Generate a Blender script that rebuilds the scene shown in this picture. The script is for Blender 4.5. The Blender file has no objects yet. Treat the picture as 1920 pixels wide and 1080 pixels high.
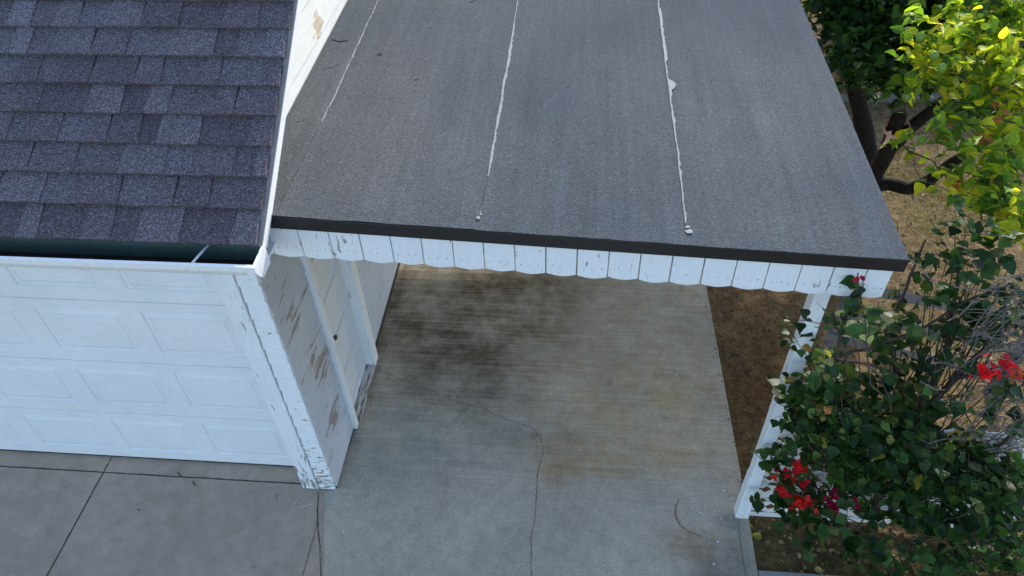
import bpy, math, random
import numpy as np
from mathutils import Vector, Matrix
random.seed(7); rng = np.random.default_rng(7)
R = math.radians
sc = bpy.context.scene

# ---------------------------------------------------------------- camera, sky, sun, exposure
CAM = Vector((1.7633, -2.8893, 5.0818)); PIT, YAW, ROL, FOC = .7715, .1094, -.0396, 1379.5
_f = Vector((-math.sin(YAW)*math.cos(PIT), math.cos(YAW)*math.cos(PIT), -math.sin(PIT)))
_r = Vector((math.cos(YAW), math.sin(YAW), 0)); _u = _r.cross(_f)
RT = math.cos(ROL)*_r + math.sin(ROL)*_u; UP = -math.sin(ROL)*_r + math.cos(ROL)*_u; FW = _f
cd = bpy.data.cameras.new('camera'); cam = bpy.data.objects.new('camera', cd); sc.collection.objects.link(cam)
cd.sensor_width = 36; cd.lens = FOC/1920*36; cd.clip_start = .05; cd.clip_end = 600
m = Matrix((RT, UP, -FW)).transposed().to_4x4(); m.translation = CAM; cam.matrix_world = m
sc.camera = cam
SUN = Vector((.20, .75, .365)).normalized()
elev = math.asin(SUN.z); az = math.atan2(SUN.x, SUN.y)
w = bpy.data.worlds.new('World'); sc.world = w; w.use_nodes = True
nt = w.node_tree; bg = nt.nodes['Background']
sky = nt.nodes.new('ShaderNodeTexSky'); sky.sky_type = 'NISHITA'; sky.sun_disc = False
sky.sun_elevation = elev; sky.sun_rotation = az
nt.links.new(sky.outputs[0], bg.inputs[0]); bg.inputs[1].default_value = .15
sl = bpy.data.lights.new('sun', 'SUN'); sl.energy = 2.3; sl.angle = R(1.2); sl.color = (1, .93, .82)
so = bpy.data.objects.new('sun', sl); sc.collection.objects.link(so)
so.rotation_euler = SUN.to_track_quat('Z', 'Y').to_euler()
sc.view_settings.view_transform = 'Standard'; sc.view_settings.look = 'None'
sc.view_settings.gamma = 1; sc.view_settings.exposure = 1.32
sc.render.engine = 'CYCLES'

# ---------------------------------------------------------------- helpers
def ray(px, py): return FW + (px-960)/FOC*RT - (py-540)/FOC*UP
def at(px, py, t): return CAM + ray(px, py)*t
def on(px, py, ax, val):
    d = ray(px, py); return CAM + d*((val-CAM[ax])/d[ax])
class MB:
    def __init__(s): s.v = []; s.f = []; s.mi = []; s.c = None
    def face(s, pts, mi=0):
        n = len(s.v); s.v += [tuple(p) for p in pts]; s.f.append(tuple(range(n, n+len(pts)))); s.mi.append(mi)
    def hexa(s, b, t, mi=0):      # b, t: four corners each, anticlockwise from above
        n = len(s.v); s.v += [tuple(p) for p in b]+[tuple(p) for p in t]
        for q in ((3, 2, 1, 0), (4, 5, 6, 7), (0, 1, 5, 4), (1, 2, 6, 5), (2, 3, 7, 6), (3, 0, 4, 7)):
            s.f.append(tuple(n+i for i in q)); s.mi.append(mi)
    def box(s, x0, x1, y0, y1, z0, z1, mi=0):
        s.hexa([(x0, y0, z0), (x1, y0, z0), (x1, y1, z0), (x0, y1, z0)], [(x0, y0, z1), (x1, y0, z1), (x1, y1, z1), (x0, y1, z1)], mi)
    def bar(s, a, b, w, h, up=(0, 0, 1), mi=0):
        a = Vector(a); b = Vector(b); d = (b-a).normalized(); up = Vector(up); sd = d.cross(up).normalized(); u = sd.cross(d)
        q = [sd*(w/2)-u*(h/2), -sd*(w/2)-u*(h/2), -sd*(w/2)+u*(h/2), sd*(w/2)+u*(h/2)]
        s.hexa([a+k for k in q], [b+k for k in q], mi)
    def tube(s, pts, rad, n=7, mi=0, cap=True):
        pts = [Vector(p) for p in pts]; k0 = len(s.v); ref = Vector((.31, .2, .93))
        for i, p in enumerate(pts):
            d = (pts[min(i+1, len(pts)-1)]-pts[max(i-1, 0)]).normalized()
            a = d.cross(ref); a = a.normalized() if a.length > 1e-4 else Vector((1, 0, 0)); b = d.cross(a)
            r = rad[i] if hasattr(rad, '__len__') else rad
            for j in range(n):
                t = 2*math.pi*j/n; s.v.append(tuple(p+(a*math.cos(t)+b*math.sin(t))*r))
        for i in range(len(pts)-1):
            for j in range(n):
                a = k0+i*n+j; b = k0+i*n+(j+1) % n; s.f.append((a, b, b+n, a+n)); s.mi.append(mi)
        if cap:
            s.f.append(tuple(k0+j for j in reversed(range(n)))); s.mi.append(mi)
            s.f.append(tuple(k0+(len(pts)-1)*n+j for j in range(n))); s.mi.append(mi)
    def build(s, name, mats, parent=None, smooth=False, bevel=0):
        me = bpy.data.meshes.new(name); me.from_pydata(s.v, [], s.f)
        if not isinstance(mats, (list, tuple)): mats = [mats]
        for q in mats: me.materials.append(q)
        if len(mats) > 1: me.polygons.foreach_set('material_index', s.mi)
        if s.c is not None:
            ca = me.color_attributes.new('tone', 'FLOAT_COLOR', 'POINT')
            ca.data.foreach_set('color', np.asarray(s.c, dtype=np.float32).ravel())
        if smooth: me.polygons.foreach_set('use_smooth', [True]*len(me.polygons))
        me.update()
        o = bpy.data.objects.new(name, me); sc.collection.objects.link(o)
        if parent: o.parent = parent
        if bevel:
            b = o.modifiers.new('bevel', 'BEVEL'); b.width = bevel; b.segments = 2; b.limit_method = 'ANGLE'
        return o
def tag(o, label=None, cat=None, group=None, kind=None):
    if label: o['label'] = label
    if cat: o['category'] = cat
    if group: o['group'] = group
    if kind: o['kind'] = kind
    return o
def empty(name, loc=(0, 0, 0)):
    o = bpy.data.objects.new(name, None); sc.collection.objects.link(o); o.location = loc; o.empty_display_size = .1
    return o

# ---------------------------------------------------------------- material helpers
class NT:
    def __init__(s, name, rough=.8, spec=.3):
        s.m = bpy.data.materials.new(name); s.m.use_nodes = True; s.t = s.m.node_tree
        s.b = s.t.nodes['Principled BSDF']; s.b.inputs['Roughness'].default_value = rough
        s.b.inputs['Specular IOR Level'].default_value = spec
        s.tc = s.t.nodes.new('ShaderNodeTexCoord').outputs['Object']
    def L(s, a, b): s.t.links.new(a, b)
    def n(s, typ, **kw):
        x = s.t.nodes.new(typ)
        for k, v in kw.items(): setattr(x, k, v)
        return x
    def map(s, sx=1, sy=1, sz=1, loc=(0, 0, 0), rot=(0, 0, 0)):
        x = s.n('ShaderNodeMapping'); x.inputs['Scale'].default_value = (sx, sy, sz); x.inputs['Location'].default_value = loc
        x.inputs['Rotation'].default_value = rot; s.L(s.tc, x.inputs[0]); return x.outputs[0]
    def noise(s, scale, det=4, rough=.6, vec=None, lac=2.0, dist=0):
        x = s.n('ShaderNodeTexNoise'); x.inputs['Scale'].default_value = scale; x.inputs['Detail'].default_value = det
        x.inputs['Roughness'].default_value = rough; x.inputs['Distortion'].default_value = dist
        s.L(vec if vec is not None else s.tc, x.inputs['Vector']); return x.outputs['Fac']
    def ramp(s, fac, *st):
        x = s.n('ShaderNodeValToRGB'); e = x.color_ramp.elements
        while len(e) < len(st): e.new(.5)
        for i, (p, c) in enumerate(st):
            e[i].position = p; e[i].color = (c, c, c, 1) if not hasattr(c, '__len__') else (*c, 1)
        s.L(fac, x.inputs[0]); return x.outputs[0]
    def mix(s, fac, a, b, mode='MIX'):
        x = s.n('ShaderNodeMix', data_type='RGBA', blend_type=mode)
        for ix, v in ((0, fac), (6, a), (7, b)):
            sock = x.inputs[ix]
            if isinstance(v, bpy.types.NodeSocket): s.L(v, sock)
            elif hasattr(v, '__len__'): sock.default_value = (*v, 1)
            elif ix == 0: sock.default_value = v
            else: sock.default_value = (v, v, v, 1)
        return x.outputs[2]
    def math(s, op, a, b=0, c=None):
        x = s.n('ShaderNodeMath', operation=op)
        for i, v in enumerate((a, b) if c is None else (a, b, c)):
            if isinstance(v, bpy.types.NodeSocket): s.L(v, x.inputs[i])
            else: x.inputs[i].default_value = v
        return x.outputs[0]
    def blob(s, cx, cy, rx, ry, cz=0, rz=None):   # 1 at the centre, 0 outside, on object coordinates: a stain or colour patch with a place of its own
        x = s.n('ShaderNodeMapping'); rz = rz or 1e3
        x.inputs['Scale'].default_value = (1/rx, 1/ry, 1/rz); x.inputs['Location'].default_value = (-cx/rx, -cy/ry, -cz/rz)
        s.L(s.tc, x.inputs[0]); g = s.n('ShaderNodeVectorMath', operation='LENGTH'); s.L(x.outputs[0], g.inputs[0])
        return s.ramp(g.outputs['Value'], (0, 1.), (1, 0.))
    def attr(s, name='tone'):
        x = s.n('ShaderNodeVertexColor'); x.layer_name = name; return x.outputs[0]
    def col(s, c):
        if isinstance(c, bpy.types.NodeSocket): s.L(c, s.b.inputs['Base Color'])
        else: s.b.inputs['Base Color'].default_value = (*c, 1)
        return s
    def bump(s, h, strength=.3, dist=.01):
        x = s.n('ShaderNodeBump'); x.inputs['Strength'].default_value = strength; x.inputs['Distance'].default_value = dist
        s.L(h, x.inputs['Height']); s.L(x.outputs[0], s.b.inputs['Normal']); return s

# carport roof membrane: mineral granules, weather streaks running down the fall
q = NT('membrane', .9, .12)
g1 = q.noise(125, 4, .8); g2 = q.noise(75, 3, .7)
st = q.noise(3.2, 5, .6, q.map(3.0, .35, 1)); bl = q.noise(.8, 4, .6)
c = q.ramp(g1, (.30, (.013, .018, .024)), (.5, (.050, .061, .074)), (.70, (.145, .170, .205)))
c = q.mix(.28, c, q.ramp(g2, (.35, (.05, .05, .055)), (.65, (.15, .15, .155))))
c = q.mix(1, c, q.ramp(st, (.3, .9), (.7, 1.09)), 'MULTIPLY')
st2 = q.noise(1, 4, .6, q.map(26, .5, 1)); c = q.mix(1, c, q.ramp(st2, (.3, .90), (.7, 1.10)), 'MULTIPLY')
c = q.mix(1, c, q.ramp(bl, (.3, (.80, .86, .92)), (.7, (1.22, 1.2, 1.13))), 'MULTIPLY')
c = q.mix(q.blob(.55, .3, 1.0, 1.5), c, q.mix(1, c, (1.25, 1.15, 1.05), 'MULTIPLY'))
c = q.mix(q.blob(3.0, 2.6, 1.6, 1.6), c, q.mix(1, c, (.55, .66, .82), 'MULTIPLY'))  # far right corner: tree shade painted in as a darker, bluer tone
q.col(c).bump(g1, .35, .004); M_MEM = q.m

q = NT('shingle_granules', .9, .2)
g1 = q.noise(130, 3, .75); g2 = q.noise(60, 2, .6)
c = q.ramp(g1, (.3, (.033, .028, .034)), (.5, (.108, .093, .104)), (.7, (.32, .285, .30)))
c = q.mix(1, c, q.attr(), 'MULTIPLY'); c = q.mix(1, c, q.ramp(g2, (.3, .8), (.7, 1.2)), 'MULTIPLY')
q.col(c).bump(g1, .4, .004); M_SHI = q.m

def paint(name, base=(.74, .77, .79), peel=.0, sx=4, sy=4, sz=4, dirt=.12, patches=(), wood=(.20, .175, .155), rough=.6, grain=(30, 30, 30)):
    q = NT(name, rough, .35)
    a = q.noise(1.0, 6, .65, q.map(sx, sy, sz)); d = q.noise(2.2, 5, .6); fine = q.noise(1, 3, .6, q.map(*grain))
    c = q.mix(q.ramp(d, (.35, dirt), (.65, 0.)), base, tuple(x*.72 for x in base))
    c = q.mix(1, c, q.ramp(fine, (.3, .93), (.6, 1.03)), 'MULTIPLY')
    bias = None
    for (cx, cy, cz, rx, ry, rz, k) in patches:
        b = q.math('MULTIPLY', q.blob(cx, cy, rx, ry, cz, rz), k); bias = b if bias is None else q.math('MAXIMUM', bias, b)
    v = q.math('ADD', a, bias) if bias is not None else a
    if peel > 0 or patches:
        e = .78-peel
        mk = q.ramp(v, (e, 0.), (e+.012, 1.))
        wd = q.mix(q.ramp(fine, (.35, 0.), (.65, 1.)), wood, tuple(x*1.7 for x in wood))
        c = q.mix(mk, c, wd)
        q.bump(q.math('SUBTRACT', q.math('MULTIPLY', fine, .3), mk), .5, .003)
    else: q.bump(fine, .15, .002)
    q.col(c); return q.m
M_DOORP = paint('garage_door_paint', (.80, .82, .85), .03, 30, 30, 30, dirt=.22, rough=.5, grain=(12, 160, 160), wood=(.45, .45, .44))
M_TRIM = paint('trim_paint', (.78, .81, .84), .12, 30, 30, 5, .15, patches=((-.2, 0, .1, .3, .3, .6, .13),), grain=(120, 120, 8))
M_SIDEF = paint('front_siding_paint', (.78, .81, .84), .12, 14, 14, 40, .15, patches=((-.06, 0, .12, .3, .3, .7, .15),), grain=(20, 20, 120))
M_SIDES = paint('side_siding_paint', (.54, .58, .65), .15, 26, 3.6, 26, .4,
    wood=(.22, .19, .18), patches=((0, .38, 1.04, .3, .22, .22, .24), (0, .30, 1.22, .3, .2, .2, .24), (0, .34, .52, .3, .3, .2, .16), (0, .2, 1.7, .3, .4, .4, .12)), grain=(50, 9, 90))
M_VAL = paint('valance_paint', (.77, .81, .85), .12, 60, 60, 12, .10, patches=((.62, -.28, 2.78, .16, .3, .12, .10), (3.0, -.28, 2.62, .25, .3, .08, .10), (.45, -.28, 2.8, .12, .3, .1, .06)), grain=(160, 160, 14))
M_POST = paint('post_paint', (.78, .82, .86), (.12), 30, 30, 4, .10, grain=(130, 130, 8))
M_GABLE = paint('gable_paint', (.82, .80, .76), .03, 3, 2.2, 5, .2, patches=((0, 1.2, 3.2, .5, .7, .3, .26), (0, .8, 3.1, .5, .3, .2, .2), (0, 2.3, 3.4, .5, .5, .35, .18)), wood=(.42, .34, .25), grain=(20, 8, 60))
M_GUT = paint('gutter_paint', (.82, .83, .84), dirt=.06, rough=.4, grain=(40, 40, 40))
M_LAT = paint('lattice_paint', (.76, .77, .78), .03, 20, 20, 20, .2, grain=(60, 60, 60))
M_SILL = paint('weathered_sill_paint', (.55, .56, .57), .27, 40, 5, 30, .5, wood=(.13, .115, .10), grain=(110, 8, 60))

def simple(name, c, rough=.7, spec=.3, var=.25, scale=12, bump=.2):
    q = NT(name, rough, spec); n = q.noise(scale, 5, .65)
    q.col(q.mix(n, tuple(x*(1-var) for x in c), tuple(min(1, x*(1+var)) for x in c))).bump(n, bump, .004); return q.m
M_BLACK = simple('black_drip_metal', (.014, .014, .015), .38, .5, .2, 9, .08)
M_GIN = simple('gutter_inside', (.05, .085, .08), .5, .4, .35, 14, .15)
M_MUCK = simple('gutter_muck', (.02, .017, .015), .9, .2, .6, 60, .8)
M_DARKWOOD = simple('dark_sill_wood', (.045, .04, .036), .9, .2, .5, 25, .6)
M_RAFT = simple('raw_rafter_wood', (.30, .25, .19), .85, .2, .25, 9, .3)
M_KNOB = simple('aged_brass_knob', (.03, .027, .024), .35, .6, .2, 20, .0)
M_CRACK = simple('crack_dark', (.06, .055, .05), 1, .05, .4, 30, .3)  # dark tone of cracks, joints and seam lines
M_FAINT = simple('faint_crack', (.14, .14, .125), 1, .05, .3, 30, .3)
M_SEAL = simple('roof_sealant', (.27, .285, .29), .8, .2, .35, 40, .5)
M_SPECK = simple('paint_speck', (.62, .66, .68), .7, .3, .1, 30, .1)
M_RUST = simple('rusty_stain', (.26, .165, .09), .95, .1, .3, 30, .2)
M_STAINW = simple('overspray_paint', (.36, .41, .46), .9, .1, .2, 30, .2)
M_GREYW = simple('grey_weathered_rail', (.17, .165, .165), .9, .2, .35, 14, .5)
M_RAG = simple('rag_cloth', (.72, .42, .32), .9, .1, .3, 14, .3)
M_NAIL = simple('nail_head', (.16, .16, .16), .7, .3, .5, 80, 0)
M_METAL = simple('bright_bracket', (.55, .57, .58), .4, .5, .1, 30, 0)

# concrete
def concrete(name, base, broom, stains=(), spots=True):
    q = NT(name, .9, .2)
    sand = q.noise(170, 3, .7); mid = q.noise(9, 6, .65); big = q.noise(1.3, 5, .6)
    c = q.ramp(sand, (.3, tuple(x*.62 for x in base)), (.7, tuple(x*1.38 for x in base)))
    c = q.mix(1, c, q.ramp(mid, (.3, .86), (.7, 1.13)), 'MULTIPLY')
    c = q.mix(1, c, q.ramp(big, (.3, .86), (.7, 1.12)), 'MULTIPLY')
    pit = q.noise(48, 2, .5); c = q.mix(q.ramp(pit, (.70, 0.), (.76, .55)), c, q.mix(1, c, (.45, .44, .42), 'MULTIPLY')); oil = q.noise(5.5, 3, .45); c = q.mix(q.ramp(oil, (.70, 0.), (.73, .35)), c, q.mix(1, c, (.6, .58, .55), 'MULTIPLY'))
    h = sand
    if broom:
        br = q.noise(1, 4, .7, q.map(1.6, 85, 1, rot=(0, 0, R(-2.5)))); br2 = q.noise(1, 4, .7, q.map(.7, 26, 1, rot=(0, 0, R(-1.5))))
        lim = q.ramp(q.math('ADD', q.n('ShaderNodeSeparateXYZ').outputs[0], 0), (0, 1.), (1, 1.)) if False else None
        sep = q.n('ShaderNodeSeparateXYZ'); q.L(q.tc, sep.inputs[0])
        f = q.ramp(q.math('ADD', q.math('MULTIPLY', sep.outputs[1], 1.2), q.math('MULTIPLY', mid, .5)), (.1, .12), (.6, 1.))
        c = q.mix(f, c, q.mix(1, c, q.ramp(br, (.3, .86), (.7, 1.12)), 'MULTIPLY'))
        c = q.mix(f, c, q.mix(1, c, q.ramp(br2, (.3, .90), (.7, 1.09)), 'MULTIPLY'))
        h = q.math('ADD', q.math('MULTIPLY', sand, .4), q.math('MULTIPLY', br, f))
        streak = q.noise(1, 5, .65, q.map(2.2, 9, 1)); clump = q.noise(3.2, 5, .7)
        e = q.math('MULTIPLY', q.ramp(clump, (.38, .3), (.62, 1.)), q.ramp(br2, (.3, 1.), (.75, .45)))
        for (cx, cy, rx, ry, k, colr) in stains:
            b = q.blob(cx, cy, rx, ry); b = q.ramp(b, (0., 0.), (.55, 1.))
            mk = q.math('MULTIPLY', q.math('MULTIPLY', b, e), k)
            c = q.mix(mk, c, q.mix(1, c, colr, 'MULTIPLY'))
    q.col(c).bump(h, .35, .004); return q.m
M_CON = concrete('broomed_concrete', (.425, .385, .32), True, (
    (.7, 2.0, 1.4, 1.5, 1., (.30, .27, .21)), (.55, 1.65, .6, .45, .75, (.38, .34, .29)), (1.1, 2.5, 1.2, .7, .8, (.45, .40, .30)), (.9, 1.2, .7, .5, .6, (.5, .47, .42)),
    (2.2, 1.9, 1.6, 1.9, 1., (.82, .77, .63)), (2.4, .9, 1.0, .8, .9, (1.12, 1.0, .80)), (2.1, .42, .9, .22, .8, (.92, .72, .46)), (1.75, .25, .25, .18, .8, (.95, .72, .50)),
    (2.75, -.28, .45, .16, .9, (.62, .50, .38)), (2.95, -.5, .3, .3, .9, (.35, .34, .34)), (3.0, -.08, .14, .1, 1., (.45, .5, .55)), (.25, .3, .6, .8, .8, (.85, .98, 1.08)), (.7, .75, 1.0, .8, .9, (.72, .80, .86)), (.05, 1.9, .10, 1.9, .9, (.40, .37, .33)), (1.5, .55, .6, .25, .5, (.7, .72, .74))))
M_DRV = concrete('driveway_concrete', (.41, .33, .262), False)
M_WALK = concrete('walkway_concrete', (.26, .27, .27), False)

q = NT('soil', 1, .1)
n1 = q.noise(14, 8, .7); n2 = q.noise(1.1, 5, .6); n3 = q.noise(90, 4, .7)
c = q.ramp(n1, (.25, (.060, .042, .028)), (.5, (.165, .120, .075)), (.75, (.33, .25, .155)))
c = q.mix(1, c, q.ramp(n3, (.3, .6), (.7, 1.4)), 'MULTIPLY')
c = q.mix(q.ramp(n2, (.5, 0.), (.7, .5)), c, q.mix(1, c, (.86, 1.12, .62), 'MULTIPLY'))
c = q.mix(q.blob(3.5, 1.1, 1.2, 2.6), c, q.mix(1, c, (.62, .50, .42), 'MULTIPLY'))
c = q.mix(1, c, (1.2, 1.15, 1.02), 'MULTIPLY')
q.col(c).bump(q.math('ADD', n1, q.math('MULTIPLY', n3, .35)), 1, .03); M_SOIL = q.m

def leafmat(name, trans=.3, rough=.45, spec=.4):
    q = NT(name, rough, spec); a = q.attr(); n = q.noise(45, 3, .6)
    c = q.mix(1, a, q.ramp(n, (.3, .75), (.7, 1.2)), 'MULTIPLY'); q.col(c)
    tr = q.n('ShaderNodeBsdfTranslucent'); mx = q.n('ShaderNodeMixShader'); out = q.t.nodes['Material Output']
    tc = q.mix(1, c, (1.6, 1.75, .75), 'MULTIPLY'); q.L(tc, tr.inputs[0])
    mx.inputs[0].default_value = trans; q.L(q.b.outputs[0], mx.inputs[1]); q.L(tr.outputs[0], mx.inputs[2]); q.L(mx.outputs[0], out.inputs[0])
    return q.m
M_LEAF = leafmat('leaf_green', .30, .5, .28); M_LEAFY = leafmat('leaf_lemon', .5, .5, .25); M_BRACT = leafmat('bract_red', .35, .6, .2)
M_STRAW = leafmat('straw', .2, .8, .1)
def bark(name, a, b, sc_=16):
    q = NT(name, .95, .15); n = q.noise(1, 7, .7, q.map(sc_*1.6, sc_*1.6, sc_*.7))
    q.col(q.ramp(n, (.3, a), (.7, b))).bump(n, 1, .02); return q.m
M_BARK = bark('dark_bark', (.008, .006, .005), (.034, .027, .021)); M_BARKB = bark('vine_bark', (.035, .026, .02), (.13, .10, .08)); M_TWIG = bark('grey_twig', (.09, .08, .075), (.25, .225, .215), 30)
M_FRUIT = simple('green_fruit', (.16, .26, .03), .4, .5, .2, 30, .1)

# ---------------------------------------------------------------- the ground
g = MB(); n = 90
xs = np.concatenate([[-150, -60, -20], np.linspace(3.0, 9.5, 66), [14, 30, 60, 150]]); ys = np.concatenate([[-150, -40, -8], np.linspace(-1, 9.5, 100), [14, 40, 150]])
def gz(x, y):
    if not (2.9 < x < 10 and -1 < y < 9.6): return -.05
    return -.045+.022*math.sin(x*2.3+y)*math.sin(y*1.7-x)+.012*math.sin(x*7+1)*math.sin(y*6.1)+random.uniform(-.006, .006)
for j, y in enumerate(ys):
    for i, x in enumerate(xs): g.v.append((x, y, gz(x, y)))
W_ = len(xs)
for j in range(len(ys)-1):
    for i in range(W_-1): g.f.append((j*W_+i, j*W_+i+1, (j+1)*W_+i+1, (j+1)*W_+i)); g.mi.append(0)
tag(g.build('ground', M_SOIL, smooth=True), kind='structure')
GAP = .003
d = MB()
d.box(-1.91+GAP, -.06-.003, -9, .02-GAP, -.15, 0)
d.hexa([(-1.91+GAP, .02+GAP, -.15), (-.0-GAP, .02+GAP, -.15), (-.0-GAP, 1., -.15), (-1.91+GAP, 1., -.15)], [(-1.91+GAP, .02+GAP, 0), (-.0-GAP, .02+GAP, 0), (-.0-GAP, 1., 0), (-1.91+GAP, 1., 0)])
d.box(-12, -1.91-GAP, -9, .02-GAP, -.15, 0); d.box(-12, -1.91-GAP, .02+GAP, 1., -.15, 0)
# the wedge of driveway between the diagonal joint and the carport slab
d.hexa([(-.06+.003, -9, -.15), (2.5, -9, -.15), (.03, -.10, -.15), (-.066, -.04, -.15)], [(-.06+.003, -9, -.001), (2.5, -9, -.001), (.03, -.10, -.001), (-.066, -.04, -.001)])
drv = tag(d.build('driveway', M_DRV, bevel=.004), kind='structure')
s = MB()
def sl(x0, x1, y0, y1, z=0.002): s.box(x0, x1, y0, y1, -.15, z)
def edge(y): return 3.148-.02*y
s.hexa([(2.0+.2, -9, -.15), (3.06, -9, -.15), (3.06, -.09, -.15), (-.09+.012, -.03, -.15)], [(2.2, -9, .002), (3.06, -9, .002), (3.06, -.09, .002), (-.078, -.03, .002)])
s.hexa([(-.078, -.03, -.15), (3.06, -.09, -.15), (edge(8)-.08, 8, -.15), (.012, 8, -.15)], [(-.078, -.03, .002), (3.06, -.09, .002), (edge(8)-.08, 8, .002), (.012, 8, .002)])
s.hexa([(3.064, -9, -.15), (3.15, -9, -.15), (3.15, -.09, -.15), (3.064, -.09, -.15)], [(3.064, -9, .002), (3.15, -9, .002), (3.15, -.09, .002), (3.064, -.09, .002)])
s.hexa([(3.0602, -.09, -.15), (3.15, -.09, -.15), (edge(8), 8, -.15), (edge(8)-.0798, 8, -.15)], [(3.0602, -.09, .002), (3.15, -.09, .002), (edge(8), 8, .002), (edge(8)-.0798, 8, .002)])
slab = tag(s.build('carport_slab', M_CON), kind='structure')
s = MB(); s.box(3.156, 12, -1.7, -.44, -.15, .0); tag(s.build('walkway', M_WALK, bevel=.006), kind='structure')

def ribbon(mb, pts, w0, z, jit=.35, step=.02, wander=.0):
    P = [Vector((p[0], p[1], 0)) for p in pts]; out = []
    for a, b in zip(P[:-1], P[1:]):
        k = max(1, int((b-a).length/step))
        for i in range(k):
            p = a.lerp(b, i/k); out.append(p)
    out.append(P[-1]); off = 0
    prev = None
    for i, p in enumerate(out):
        d = (out[min(i+1, len(out)-1)]-out[max(i-1, 0)]).normalized(); nrm = Vector((-d.y, d.x, 0))
        off = off*.82+random.uniform(-wander, wander); wv = w0*(1+random.uniform(-jit, jit)); fade = min(1, .35+i/6, .35+(len(out)-1-i)/6)
        zz = z(p.x, p.y) if callable(z) else z
        l = p+nrm*(off+wv*fade/2); r_ = p+nrm*(off-wv*fade/2); cur = ((l.x, l.y, zz), (r_.x, r_.y, zz))
        if prev: mb.face([prev[1], cur[1], cur[0], prev[0]])
        prev = cur
G = lambda px, py: tuple(on(px, py, 2, 0))[:2]
k = MB(); ribbon(k, [G(*p) for p in ((700, 690), (760, 715), (812, 735), (868, 757), (905, 766), (960, 790), (998, 803), (1013, 820), (1018, 850), (1008, 885), (1006, 925), (1003, 965), (997, 1010), (995, 1080), (993, 1200))], .0032, .0055, .7, .012, .0045)
k.build('crack', M_CRACK, slab)
k = MB(); ribbon(k, [G(*p) for p in ((845, 800), (880, 762), (910, 748), (945, 728))], .004, .0055, .5, .02, .003)
ribbon(k, [(-.08, .0), (.0, .2), (.035, .6)], .012, .0055, .6, .02, .004)
k.build('crack', M_FAINT, slab)
k = MB(); ribbon(k, [G(*p) for p in ((597, 922), (596, 975), (600, 1020), (604, 1080), (610, 1250))], .007, .006, .4, .02, .003)
ribbon(k, [G(*p) for p in ((600, 970), (583, 1025), (566, 1085), (540, 1180))], .0035, .006, .3, .03, .001)
ribbon(k, [(-1.91, .02), (-.14, .02)], .006, .0045, .5, .03, .0015)
ribbon(k, [(-1.91, .15), (-1.91, -3)], .006, .0045, .3, .03, .001)
ribbon(k, [(-5, .02), (-1.91, .02)], .006, .0045, .3, .03, .001)
k.build('joint_line', M_CRACK, drv)
k = MB(); ribbon(k, [G(*p) for p in ((1274, 936), (1266, 950), (1267, 968), (1276, 985), (1293, 998), (1318, 1008))], .009, .0065, .5, .012, .002)
k.build('rust_mark', M_RUST, slab)
k = MB()
def disc(mb, x, y, r, z, nn=7):
    a0 = random.random()*6; mb.face([(x+r*math.cos(a0+2*math.pi*i/nn)*random.uniform(.6, 1.2), y+r*math.sin(a0+2*math.pi*i/nn)*random.uniform(.6, 1.2), z) for i in range(nn)])
for _ in range(60):
    p = G(random.gauss(1345, 40), random.gauss(960, 45)); disc(k, *p, abs(random.gauss(.002, .003))+.0015, .006)
for _ in range(80):
    p = G(random.gauss(660, 50), random.gauss(960, 60))
    if p[0] > -.0: disc(k, *p, abs(random.gauss(.001, .0022))+.0012, .006)
for _ in range(70):
    p = G(random.uniform(700, 1370), random.uniform(560, 1060)); disc(k, *p, abs(random.gauss(.0, .0025))+.001, .006)
k.build('paint_speck', M_SPECK, slab)
k = MB()
for _ in range(26): p = G(random.uniform(100, 560), random.uniform(915, 1070)); disc(k, *p, random.uniform(.001, .0035), .004)
for (a, b) in (((545, 948), (560, 938)), ((562, 952), (590, 944))): ribbon(k, [G(*a), G(*b)], .006, .0042, .5, .01)
k.build('paint_speck', M_SPECK, drv)

# ---------------------------------------------------------------- the garage
garage = tag(empty('garage', (-3, 3, 0)), 'white garage with peeling painted siding and dark grey shingle roof beside the carport', 'garage')
GR = []   # parts to parent
def gp(o, parent=None):
    o.parent = parent or garage
    if parent is None: o.location = (3, -3, 0)
    return o
def lap(mb, axis, a0, a1, base, z0, z1, ex=.137, out=1, t=.015):
    z = z0
    while z < z1-.01:
        zt = min(z+ex, z1); k_ = t*(zt-z)/ex
        jb = random.uniform(-.0015, .0015)
        if axis == 'x':
            mb.hexa([(a0, base-t-jb, z), (a1, base-t-jb, z), (a1, base+.02, z), (a0, base+.02, z)], [(a0, base-t+k_*.85, zt), (a1, base-t+k_*.85, zt), (a1, base+.02, zt), (a0, base+.02, zt)])
        else:
            mb.hexa([(base-.02, a0, z), (base+t+jb, a0, z), (base+t+jb, a1, z), (base-.02, a1, z)], [(base-.02, a0, zt), (base+t-k_*.85, a0, zt), (base+t-k_*.85, a1, zt), (base-.02, a1, zt)])
        z = zt
# walls
mb = MB(); mb.box(-7, -3.3, .02, .14, 0, 2.75); mb.box(-3.3, -.14, .02, .14, 2.45, 2.75)
mb.box(-.14, -.02, .02, .14, .02, 2.75); mb.box(-.14, -.021, .14, .62, .02, 2.75); mb.box(-.14, -.021, 1.27, 7, .02, 2.75)
mb.box(-.14, -.021, .62, 1.27, 2.1, 2.75); mb.box(-7, -.14, 6.86, 7, 0, 2.75); mb.box(-7, -6.86, .14, 6.86, 0, 2.75)
gp(mb.build('wall', M_SIDEF))
mb = MB(); lap(mb, 'x', -.121, .004, .0, .015, 2.75, t=.019); gp(mb.build('front_siding', M_SIDEF))
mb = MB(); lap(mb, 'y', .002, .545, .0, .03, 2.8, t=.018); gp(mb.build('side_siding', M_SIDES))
mb = MB(); lap(mb, 'y', 1.34, 7, .0, .07, 2.8, t=.010); gp(mb.build('side_siding', M_SIDES))
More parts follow.
